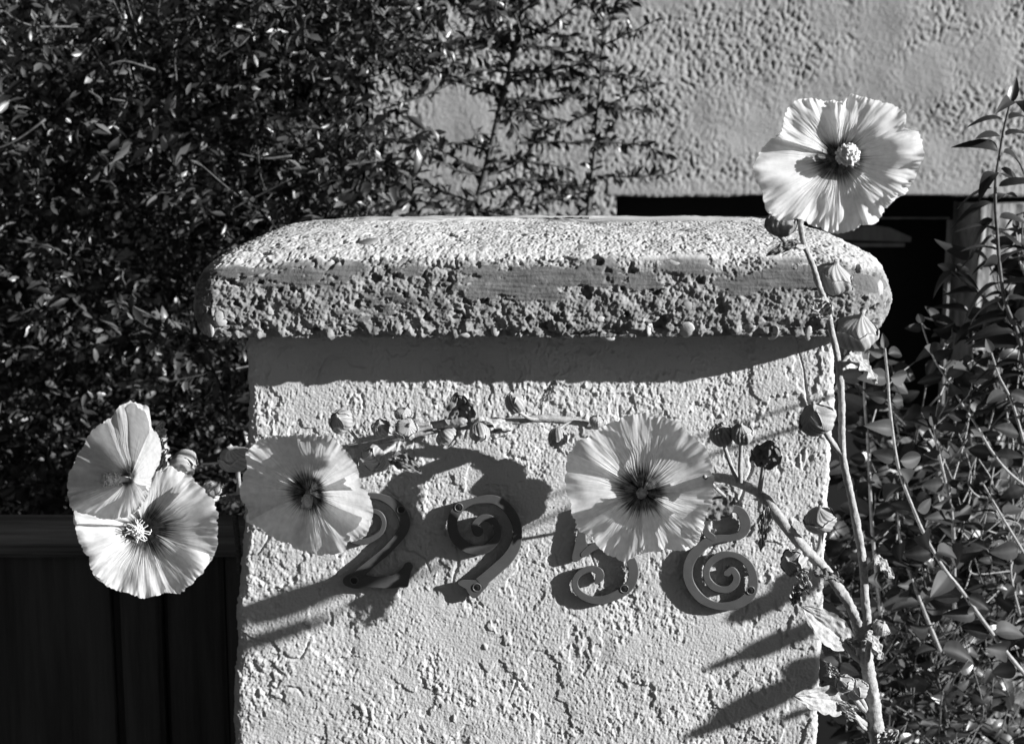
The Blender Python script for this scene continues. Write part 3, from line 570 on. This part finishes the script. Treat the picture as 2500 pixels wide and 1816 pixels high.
def flower(cx, cy, y0, rim, depth, ax, az, splits, fk, seed, ruf=.006, eye=.26, eyel=.02, stam=(0, -1, .1), srad=.0085, slen=.018, kind='ball', label=None, order=1, lab=None, pleat=.0005, undul=.03, ftone=1.0):
    "rim: outline pixels round the throat; depth: how far the rim stands in front of the throat"
    rg = np.random.default_rng(seed); rim = np.array(rim, float); d = rim-np.array([cx, cy]); ang = np.arctan2(-d[:, 1], d[:, 0]); o = np.argsort(ang); ang = ang[o]; rim = rim[o]
    rr = np.hypot(*(rim-np.array([cx, cy])).T)
    A = np.r_[ang-2*math.pi, ang, ang+2*math.pi]; RR = np.r_[rr, rr, rr]
    T = P(cx, cy, y0); calg = MB()
    # receptacle with five sepals behind the petals
    rec = T+np.array([0, .012, 0])
    ellip(calg, T+np.array([0, .004, 0]), [[.009, 0, 0], [0, .008, 0], [0, 0, .009]], (8, 12), seed, .1)
    for k in range(5):
        a = k*2*math.pi/5+.3; dd = np.array([math.cos(a), 0, math.sin(a)])
        Bv = (T+dd*.004+[0, .004, 0])[None]; Vv, Fv, _ = leafmesh(Bv, (dd+np.array([0, -.85, 0]))[None], np.array([[0, 1., 0]]), .017, .014, -.2, .1, 6, 'ovate', seed)
        calg.add(Vv+np.array([0, .004, 0]), Fv)
    fl = calg.build('flower', M['bud'], holly)
    if lab: fl['label'] = lab
    n = len(splits)
    for k in range(n):
        a0 = R(splits[k]); a1 = R(splits[(k+1) % n]); 
        while a1 <= a0: a1 += 2*math.pi
        c_ = (a0+a1)/2; half = (a1-a0)/2*1.34; nv = 150; nu = 56
        v = np.linspace(-1, 1, nv); u = np.linspace(.02, 1, nu); U, Vv = np.meshgrid(u, v, indexing='ij'); PH = c_+Vv*half*(.88+.12*U)
        rad = np.interp((PH+math.pi) % (2*math.pi)-math.pi, A, RR)
        q1 = np.stack([PH*3.2, U*0+seed*1.7+k, 0*U], -1)
        rad = rad*(1-.05*np.abs(Vv)**8)*(1+undul*perlin(q1*2.2)*smooth(.6, 1, U))
        rad *= 1-.045*np.abs(perlin(np.stack([PH*14, 0*U+k, U*0+seed], -1)))*smooth(.85, 1, U)
        px = cx+np.cos(PH)*rad*U; py = cy-np.sin(PH)*rad*U
        f = 1-(1-U)**fk
        prof_ = depth*f
        sc_ = rad/rr.mean()
        prof_ = prof_*(.6+.4*sc_)
        q2 = np.stack([np.cos(PH)*U*2.4+seed, np.sin(PH)*U*2.4, 0*U+k*5.], -1)
        rfl = ruf*(U**2.2)*(perlin(q2*1.0)*1.0+.8*perlin(np.stack([PH*3.4+seed, U*1.2, 0*U+k], -1)))+ruf*.6*(U**5)*perlin(np.stack([PH*9+seed, U*2.5, 0*U+k], -1))+ruf*.22*U**8*perlin(np.stack([PH*22+seed, U*5, 0*U+k], -1))
        pl = pleat*(np.sin(math.pi*np.clip(U, 0, 1)**.7)**.6)*smooth(1.15, .35, U)*(perlin(np.stack([PH*24+3*perlin(np.stack([PH*2, U*3, 0*U+k], -1)), U*2.1, 0*U+k+seed], -1))*1.1+.9*perlin(np.stack([PH*50, U*3., 0*U+k+seed], -1)))
        lay = order*Vv*.0048*smooth(.05, .5, U)+.0004*k
        dxm = (px-cx)*.0004; dzm = -(py-cy)*.0004
        yy = y0-prof_+ax*dxm+az*dzm-rfl-pl-lay
        W_ = P(px, py, yy)
        st = perlin(np.stack([PH*15, U*.6, 0*U+k+seed*2], -1)); st2 = perlin(np.stack([PH*42, U*1.3, 0*U+k+seed*3], -1))
        e = eye*(1+.38*st+.30*st2+.22*np.cos((PH-c_)/half*math.pi*.5+0)); dark = smooth(e+.10, e-.07, U)
        vein = smooth(.05, .42, st2)*smooth(.75, .12, U)*.30+smooth(.1, .5, perlin(np.stack([PH*75, U*1.5, 0*U+k], -1)))*.12*smooth(1, .3, U)
        tn = np.clip((.93-.90*dark*(1-.35*smooth(.0, .4, st2)))*(1-vein)*ftone, 0, 1)
        mesh('petal', W_.reshape(-1, 3), gridfaces(nu, nv), M['petal'], fl, tone=tn)
    g = MB(); sdv = unit(np.array(stam, float)); top = T+sdv*slen
    cpath = catmull([T, T+sdv*slen*.6, top], 6); tube(g, cpath, np.linspace(.0028, .0034, len(cpath)), 10)
    nb = 150 if kind == 'ball' else 110
    for i in range(nb):
        dd = unit(rg.normal(size=3)); 
        if kind == 'ball': c = top+dd*srad*(.85+.15*rg.random())*np.array([1, 1, 1]); r_ = .0011*rg.uniform(.8, 1.3)
        elif kind == 'club': c = T+sdv*slen*rg.uniform(.35, 1.0)+unit(np.cross(sdv, dd))*srad*rg.uniform(.6, .95); r_ = .0010*rg.uniform(.8, 1.3)
        else: c = top+dd*srad*.7; r_ = .0009
        ellip(g, c, np.eye(3)*r_, (5, 6), i, .2)
        if kind == 'hairy' and i % 3 == 0:
            e_ = c+unit(dd+rg.normal(size=3)*.4)*.007; tube(g, catmull([c, (c+e_)/2+rg.normal(size=3)*.0015, e_], 4), .0004, 4)
    if kind == 'ball': ellip(g, top, np.eye(3)*srad*.92, (12, 16), seed, .08)
    if kind == 'hairy': ellip(g, top, np.eye(3)*srad*.6, (12, 16), seed, .08)
    if kind == 'club': ellip(g, T+sdv*slen*.65, np.array([unit(np.cross(sdv, [0, 0, 1.]))*srad*.8, unit(np.cross(sdv, np.cross(sdv, [0, 0, 1.])))*srad*.8, sdv*slen*.42]), (12, 16), seed, .08)
    g.build('stamen', M['stamen'], fl)
    return fl
Zs = 2500/2267.
def zr_(pts): return [(a*Zs, b*Zs) for a, b in pts]
# top right flower
flower(2046, 388, -.315, zr_([(2045, 340), (2040, 290), (2005, 285), (2005, 250), (1965, 225), (1935, 222), (1885, 207), (1865, 225), (1830, 222), (1790, 218), (1755, 225), (1735, 260), (1730, 290), (1690, 325), (1665, 370), (1672, 400), (1690, 425), (1695, 465), (1725, 490), (1770, 485), (1800, 500), (1855, 520), (1900, 505), (1945, 490), (1960, 465), (1985, 440), (2010, 425), (2025, 395)]),
       .027, -.04, .04, [20, 84, 150, 212, 262, 320], 2.4, 2, ruf=.010, eye=.24, kind='ball', srad=.0080, slen=.030, lab='bright flower facing the viewer above the right end of the cap')
# middle flower
flower(1568, 1200, -.060, zr_([(1580, 1050), (1570, 1000), (1530, 965), (1490, 930), (1440, 915), (1400, 915), (1350, 935), (1300, 968), (1275, 975), (1255, 1010), (1250, 1050), (1252, 1085), (1262, 1110), (1265, 1140), (1280, 1175), (1310, 1190), (1340, 1225), (1380, 1242), (1430, 1222), (1480, 1215), (1520, 1222), (1545, 1205), (1555, 1170), (1570, 1130), (1582, 1090)]),
       .034, -.30, .12, [10, 75, 140, 200, 262, 318], 2.4, 5, ruf=.0055, eye=.27, kind='club', srad=.0052, slen=.014, stam=(-.1, -1, .05), lab='large flower in front of the numeral 5')
# left-of-middle flower
flower(753, 1202, -.070, zr_([(825, 1150), (820, 1105), (795, 1060), (790, 1030), (760, 990), (730, 965), (690, 958), (640, 962), (600, 965), (565, 975), (545, 1000), (548, 1040), (532, 1065), (530, 1095), (548, 1130), (545, 1155), (575, 1170), (610, 1195), (640, 1205), (680, 1225), (720, 1228), (765, 1222), (770, 1200), (810, 1190), (818, 1170)]),
       .052, -.42, -.15, [15, 72, 138, 196, 262, 325], 1.35, 7, ruf=.006, eye=.25, kind='club', srad=.0050, slen=.022, stam=(.05, -1, -.35), lab='deep funnel shaped flower left of the numeral 2', ftone=.93)
# lower far left flower
f5 = flower(352, 1290, -.080, zr_([(485, 1150), (480, 1120), (455, 1085), (430, 1060), (400, 1040), (375, 1030), (345, 1045), (320, 1080), (270, 1110), (200, 1120), (160, 1125), (165, 1165), (175, 1200), (195, 1235), (205, 1270), (240, 1300), (275, 1310), (320, 1325), (365, 1312), (400, 1315), (430, 1290), (450, 1265), (475, 1225), (484, 1190)]),
       .032, .0, .35, [35, 100, 165, 222, 280, 330], 1.9, 9, ruf=.006, eye=.28, kind='hairy', srad=.0078, slen=.020, stam=(-.05, -1, .12), lab='lower of the two flowers left of the pillar')
# upper far left flower, facing left
flower(318, 1168, -.125, zr_([(358, 1000), (352, 965), (335, 945), (330, 900), (305, 892), (290, 885), (265, 898), (245, 925), (205, 950), (185, 985), (165, 1020), (150, 1060), (147, 1095), (160, 1130), (200, 1140), (250, 1150), (290, 1140), (318, 1115), (330, 1085), (335, 1060), (345, 1040)]),
       .050, -.9, -.30, [75, 120, 165, 205, 265, 330], 1.2, 12, ruf=.006, eye=.16, kind='club', srad=.0062, slen=.026, stam=(-1, -.75, .1), lab='upper of the two flowers left of the pillar, facing left', order=-1)

# buds
def bud(px, py, y, size, axis, twist=0., open_=.5, seed=0, nub=.35, lobes=5, stalk=None, dark=False, sq=1.0):
    "garlic-shaped closed flower: folded petals ball held by a calyx; size in photo pixels (width)"
    rg = np.random.default_rng(seed); Rr = size*.00038/2*(1+y/DIST); ax_ = unit(np.array(axis, float)); c = P(px, py, y)
    e1 = unit(np.cross(ax_, [.3, -1, .2])); e2 = np.cross(ax_, e1)
    nt_, nh = 72, 40; th = np.arange(nt_)*2*math.pi/nt_; hh = np.linspace(-1, 1, nh); H, TH = np.meshgrid(hh, th, indexing='ij')
    body = np.sqrt(np.clip(1-(np.abs(H)**2.1), 0, 1)); body = np.where(H > .45, np.maximum(body*smooth(1.05, .45, H), .16*(1+.4*np.sin(2*TH))), body)
    tw = TH+twist*(H+1)*.9
    r = body*(1+.08*np.cos(lobes*tw)+.042*np.cos(19*tw+2*np.sin(2*TH))+.06*perlin(np.stack([np.cos(TH)*1.5, np.sin(TH)*1.5, H*1.5+seed*3.3], -1)))
    zc = np.where(H > .45, .45+(H-.45)*(1+nub*1.6), H)*.86*sq
    bend = np.where(H > .5, (H-.5)*.5, 0)
    V = c+Rr*(r[..., None]*(np.cos(TH)[..., None]*e1+np.sin(TH)[..., None]*e2)+zc[..., None]*ax_+bend[..., None]*e1*rg.choice([-1, 1]))
    g = MB(); g.add(V.reshape(-1, 3), gridfaces(nh, nt_, True).tolist()+[tuple((nh-1)*nt_+k for k in range(nt_))], np.clip(.6+.45*np.cos(21*tw+2*np.sin(2*TH)), 0, 1))
    bo = g.build('bud', M['bud'], holly)
    g = MB(); t = np.linspace(0, 1, 14); Tt, TH = np.meshgrid(t, th, indexing='ij')
    top = .12+open_*np.abs(np.cos(2.5*TH+.4))**.8*(.9+.4*np.sin(TH*1+seed)); H = -1+(top+1)*Tt
    body = np.sqrt(np.clip(1-(np.abs(np.clip(H, -1, .93))**2.1), 0, 1)); tw = TH+twist*(H+1)*.9; r = body*(1.04+.08*np.cos(lobes*tw)+.035*np.cos(19*tw+2*np.sin(2*TH))+.05*perlin(np.stack([np.cos(TH)*2, np.sin(TH)*2, H*2+seed], -1)))+.035+.12*np.maximum(0, Tt-.8)*(rg.random()+.3)
    V = c+Rr*(r[..., None]*(np.cos(TH)[..., None]*e1+np.sin(TH)[..., None]*e2)+(H*.87*sq)[..., None]*ax_); V2 = V+(V-c)*.035
    g.add(V.reshape(-1, 3), gridfaces(14, nt_, True)); g.add(V2.reshape(-1, 3), gridfaces(14, nt_, True), (.45+.35*np.cos(19*tw+2*np.sin(2*TH))+.5*(Tt > .9)).ravel())
    a = np.arange(nt_); b_ = (a+1) % nt_; o_ = 14*nt_; k0 = 13*nt_; base = g.n-2*14*nt_
    for i in range(nt_): g.f.append((base+k0+i, base+k0+int(b_[i]), base+o_+k0+int(b_[i]), base+o_+k0+i))
    g.build('calyx', M['bud'] if not dark else M['hleafdark'], bo)
    if stalk is not None:
        g = MB(); s0 = c-ax_*Rr*.75*sq; s1 = P(*stalk[:3]); mid = (s0+s1)/2-ax_*np.linalg.norm(s0-s1)*.15
        pth = catmull([s0, mid, s1], 10); tube(g, pth, np.linspace(stalk[3]*.00019, stalk[3]*.00023, len(pth)), 10, .15, .005); g.build('stalk', M['green'], bo)
    return bo
bud(2033, 680, -.245, 90, (.35, -.25, 1), .8, .35, 1, .3, stalk=(2010, 745, -.261, 12))
bud(2088, 812, -.232, 100, (.05, -.35, 1), .5, .3, 2, .45, stalk=(2048, 895, -.256, 13))
bud(1995, 1022, -.265, 86, (-.5, -.4, .8), .7, .75, 3, .3, stalk=(2058, 1112, -.256, 12))
bud(1906, 548, -.30, 70, (.1, -.2, 1), .2, .8, 4, .1, stalk=(1960, 600, -.288, 11), dark=True)
bud(1762, 1062, -.205, 54, (-.25, -.2, 1), .2, 1.0, 5, .15, stalk=(1803, 1177, -.205, 9), sq=1.25)
bud(1812, 1060, -.215, 52, (.05, -.3, 1), .2, 1.0, 6, .2, stalk=(1808, 1178, -.208, 9), sq=1.2)
bud(2002, 1268, -.245, 74, (-.3, -.3, .9), .9, .25, 7, .3, stalk=(1990, 1362, -.249, 10))
bud(1936, 1372, -.262, 64, (-.6, -.5, .2), .5, .4, 8, .2, stalk=(1975, 1352, -.247, 10))
bud(2151, 1532, -.255, 44, (.5, -.3, .8), .4, .3, 9, .1, stalk=(2112, 1548, -.252, 10))
bud(2092, 1682, -.262, 54, (-.4, -.4, .8), .6, .6, 10, .2, stalk=(2122, 1745, -.25, 10))
bud(2062, 1668, -.27, 46, (-.5, -.4, .9), .5, .9, 101, .4, stalk=(2118, 1740, -.25, 10))
bud(1258, 982, -.055, 48, (-.25, -.2, 1), .4, .7, 11, .1, stalk=(1320, 1022, -.043, 8), sq=1.35)
bud(1170, 1056, -.055, 46, (-.1, -.3, -1), .4, .6, 12, .1, stalk=(1190, 1036, -.045, 8), sq=1.35)
bud(1361, 1070, -.056, 44, (-.05, -.3, -1), .2, .5, 13, .0, stalk=(1420, 1036, -.043, 7), sq=1.45)
bud(1457, 1028, -.056, 36, (.35, -.3, 1), .3, .6, 14, .1, stalk=(1430, 1042, -.043, 7))
bud(992, 1046, -.07, 54, (.1, -.5, .3), .3, .4, 15, .0, stalk=(1055, 1040, -.055, 9), sq=1.1)
bud(985, 1010, -.06, 42, (.2, -.4, 1), .4, .4, 16, .1, stalk=(1050, 1035, -.055, 8))
bud(929, 1044, -.058, 44, (-.2, -.5, .6), .2, .8, 17, .3, stalk=(975, 1068, -.045, 7))
bud(1092, 1068, -.05, 52, (.5, -.2, -.8), .2, .4, 18, .0, stalk=(1056, 1046, -.05, 8))
bud(911, 1118, -.07, 62, (-.6, -.5, -.2), .6, .5, 19, .35, stalk=(965, 1085, -.046, 9), sq=1.05)
bud(832, 1028, -.06, 58, (-.4, -.6, .5), .3, 1.1, 20, .2, stalk=(880, 1086, -.05, 8))
bud(575, 1118, -.04, 76, (-.1, -.3, 1), .8, .3, 21, .25, stalk=(582, 1202, -.016, 11))
bud(449, 1134, -.07, 70, (.85, -.4, -.3), .4, 1.0, 22, .15, stalk=(470, 1226, -.05, 9), sq=1.05)
bud(518, 1192, -.05, 44, (.3, -.5, .6), .3, .7, 23, .1, stalk=(540, 1215, -.028, 8))
bud(2011, 732, -.266, 26, (.3, -.4, 1), .3, .9, 24, .1)

# hollyhock leaves: crinkled, toothed
def hleaf(base, tip, y0, y1, wpx, seed, mt='hleaf', nrm=(0, -1, .35), curl=.25, teeth=.07, cup=.25, petiole=None, crink=.0022):
    rg = np.random.default_rng(seed); a = P(base[0], base[1], y0); b = P(tip[0], tip[1], y1); d = b-a; L_ = np.linalg.norm(d); d = d/L_
    n_ = np.array(nrm, float); n_ = unit(n_-d*(n_ @ d)); s_ = np.cross(d, n_); W_ = wpx*.00040/2*(1+y0/DIST); nu, nv = 44, 34
    u = np.linspace(0, 1, nu); v = np.linspace(-1, 1, nv); U, V_ = np.meshgrid(u, v, indexing='ij')
    wd = np.sin(math.pi*np.clip(U*.97+.03, 0, 1)**.75)**.62; wd *= 1+1.3*teeth*(np.abs(np.sin(U*15+seed+2*np.sign(V_)))-.6)*np.abs(V_)**3
    X_ = U+.05*np.abs(V_)*(1-U)*-1.5
    cr = crink*(perlin(np.stack([U*6, V_*3.2, 0*U+seed], -1))*1.3+.7*perlin(np.stack([U*9, V_*5, 0*U+seed], -1)))+crink*.7*np.abs(V_)**3*np.sin(U*20+seed*2+V_)
    vein = .0012*np.exp(-(V_/.08)**2)
    Pp = a+d*(X_*L_)[..., None]+s_*(V_*wd*W_)[..., None]+n_*((cup*W_*np.abs(V_)**1.5*wd-curl*L_*U**2+cr-vein))[..., None]
    g = MB(); g.add(Pp.reshape(-1, 3), gridfaces(nu, nv)); lo_ = Pp-n_*.0004; 
    g.add(lo_.reshape(-1, 3), gridfaces(nu, nv)); o = g.build('leaf', M[mt], holly)
    if petiole:
        q_ = P(*petiole[:3]); g = MB(); m_ = (q_+a)/2+np.array([0, 0, -.003]); pth = catmull([q_, m_, a+d*L_*.1], 8); tube(g, pth, np.linspace(petiole[3]*.00024, petiole[3]*.00017, len(pth)), 8, .1, .004); g.build('petiole', M['green'], o)
    return o
hleaf((2062, 1566), (1968, 1486), -.262, -.275, 78, 1, curl=.1, crink=.0011, petiole=(2100, 1612, -.25, 10))
hleaf((2066, 1715), (1954, 1700), -.265, -.285, 72, 2, curl=.15, teeth=.12, crink=.0012, petiole=(2122, 1775, -.25, 13))
hleaf((2133, 1365), (2192, 1392), -.258, -.265, 38, 3, curl=.45, petiole=(2108, 1385, -.252, 9), nrm=(.2, -.5, 1))
hleaf((2118, 1548), (2172, 1608), -.265, -.268, 44, 4, curl=.3, nrm=(.6, -.6, .6), petiole=(2118, 1640, -.25, 12))
hleaf((2078, 872), (2158, 925), -.26, -.25, 50, 5, curl=.2, nrm=(.3, -.6, .7), petiole=(2048, 885, -.256, 9))
hleaf((1862, 1140), (1880, 1092), -.235, -.255, 76, 6, 'hleafdark', nrm=(.3, .5, 1), curl=-.2, petiole=(1853, 1202, -.23, 10))
hleaf((1650, 1135), (1468, 1068), -.047, -.044, 170, 71, 'hleaf', nrm=(0, -1, .1), curl=.05, teeth=.05, petiole=(1660, 1155, -.05, 8))  # hidden leaf added behind the middle flower for its shadow on the pillar
hleaf((1778, 1206), (1700, 1262), -.026, -.034, 84, 7, 'hleafdark', nrm=(0, -1, .1), curl=.1, teeth=.04, petiole=(1720, 1163, -.12, 8))
hleaf((1942, 592), (1872, 622), -.296, -.30, 24, 8, 'hleafdark', curl=.1, petiole=(1964, 602, -.287, 7))
hleaf((1125, 1030), (1118, 965), -.05, -.07, 76, 9, 'hleafdark', nrm=(0, -.9, .4), curl=.1)
hleaf((958, 1118), (1024, 1138), -.06, -.075, 46, 10, 'hleafdark', nrm=(0, -.7, .8), curl=.3, petiole=(975, 1078, -.046, 6))
hleaf((822, 1100), (868, 1160), -.05, -.055, 70, 11, nrm=(0, -1, .2), curl=.1)
hleaf((1248, 1042), (1190, 1022), -.045, -.06, 34, 12, nrm=(0, -.7, .6), curl=.2)
hleaf((1246, 1046), (1182, 1068), -.045, -.055, 30, 121, nrm=(0, -.8, .3), curl=.2)
hleaf((1322, 985), (1352, 924), -.045, -.055, 26, 13, nrm=(.6, -.7, 0), curl=-.15, crink=.003, petiole=(1324, 1020, -.036, 7))
hleaf((2144, 1815), (2190, 1788), -.262, -.268, 40, 14, teeth=.3)
hleaf((1872, 1240), (1858, 1345), -.252, -.258, 30, 15, curl=.05, crink=.004, teeth=.3)
hleaf((1990, 1396), (2062, 1408), -.262, -.268, 34, 16, 'hleafdark', nrm=(0, -.5, 1), curl=.2)
hleaf((2088, 1745), (2060, 1722), -.268, -.275, 34, 17, crink=.004, teeth=.3, petiole=(2118, 1780, -.25, 8))
hleaf((1985, 738), (2030, 776), -.272, -.268, 54, 18, crink=.003, curl=.1, nrm=(0, -1, .5)); hleaf((2020, 738), (1990, 778), -.272, -.27, 50, 181, crink=.003, curl=.1, nrm=(0, -1, .5))
hleaf((1952, 1390), (1975, 1450), -.27, -.27, 34, 19, crink=.005, teeth=.35, curl=.1); hleaf((1950, 1430), (1935, 1480), -.268, -.268, 30, 20, crink=.005, teeth=.35)
hleaf((388, 1080), (392, 1030), -.10, -.10, 34, 21, crink=.004, teeth=.3); hleaf((392, 1140), (398, 1090), -.10, -.11, 36, 22, crink=.005, teeth=.35)
hleaf((1890, 1150), (1850, 1110), -.05, -.07, 24, 23, crink=.003) if False else None

hleaf((540, 1225), (590, 1205), -.08, -.07, 30, 25, 'hleafdark', nrm=(0, -.5, 1))
for (a, b, c_) in (((2040, 1650), (2020, 1620), 26), ((2100, 1575), (2070, 1560), 20)): hleaf(a, b, -.262, -.265, c_, int(a[0]), crink=.003, teeth=.3)

# unseen second hollyhock, added so its leaves rake shadow bands over the pillar
h2 = thing('hollyhock', 'unseen leafy hollyhock added right of the pillar to cast leaf shadows on it', 'hollyhock'); holly1 = holly; holly = h2
g = MB(); pth = catmull([(.84, -.15, 0), (.83, -.15, .6), (.84, -.15, 1.1), (.83, -.15, 1.45)], 12); tube(g, pth, np.linspace(.012, .006, len(pth)), 10); g.build('stem', M['green'], h2)
def shadowleaf(tx, tz, hgt, L_, W_, ang, seed):
    "a leaf whose shadow falls at (tx,tz) on the pillar front; hgt = its distance in front of that face"
    c = np.array([tx+2.6*hgt, -hgt, tz+.97*hgt]); d = np.array([math.cos(ang), .0, math.sin(ang)]); B_ = (c-d*L_/2)[None]
    V, F, tn = leafmesh(B_, d[None], np.array([[0, -1., 0]]), L_, W_, .05, .05, 12, 'ovate', seed); lf_ = mesh('leaf', V, F, M['hleaf'], h2, tone=tn); g = MB(); e_ = B_[0]+d*L_*.95; sp_ = np.array([.835, -.15, min(1.44, e_[2]+.0)]); tube(g, catmull([B_[0]+d*L_*.1, e_, (e_+sp_)/2+[0, 0, .02], sp_], 8), .0016, 6); g.build('petiole', M['green'], lf_)
def TP(px, py): p = P(px, py, 0); return p[0], p[2]
for k, (px, py, hg, L_, W_, an) in enumerate([(1955, 1425, .14, .060, .030, 16), (1900, 1470, .24, .115, .022, 20), (1960, 1425, .24, .06, .018, 16), (1920, 1560, .26, .12, .022, 21), (1810, 1600, .27, .09, .010, 22), (1985, 1525, .25, .05, .012, 20), (1975, 1640, .26, .06, .038, 30), (1890, 1690, .27, .15, .028, 27), (1790, 1755, .3, .12, .014, 22), (1960, 1735, .26, .06, .010, 24), (740, 1462, .38, .16, .030, 18), (680, 1548, .40, .12, .014, 20),
   (640, 1560, .41, .12, .014, 18)]):
    tx, tz = TP(px, py); shadowleaf(tx, tz, hg, L_, W_, R(an), 300+k)
holly = holly1
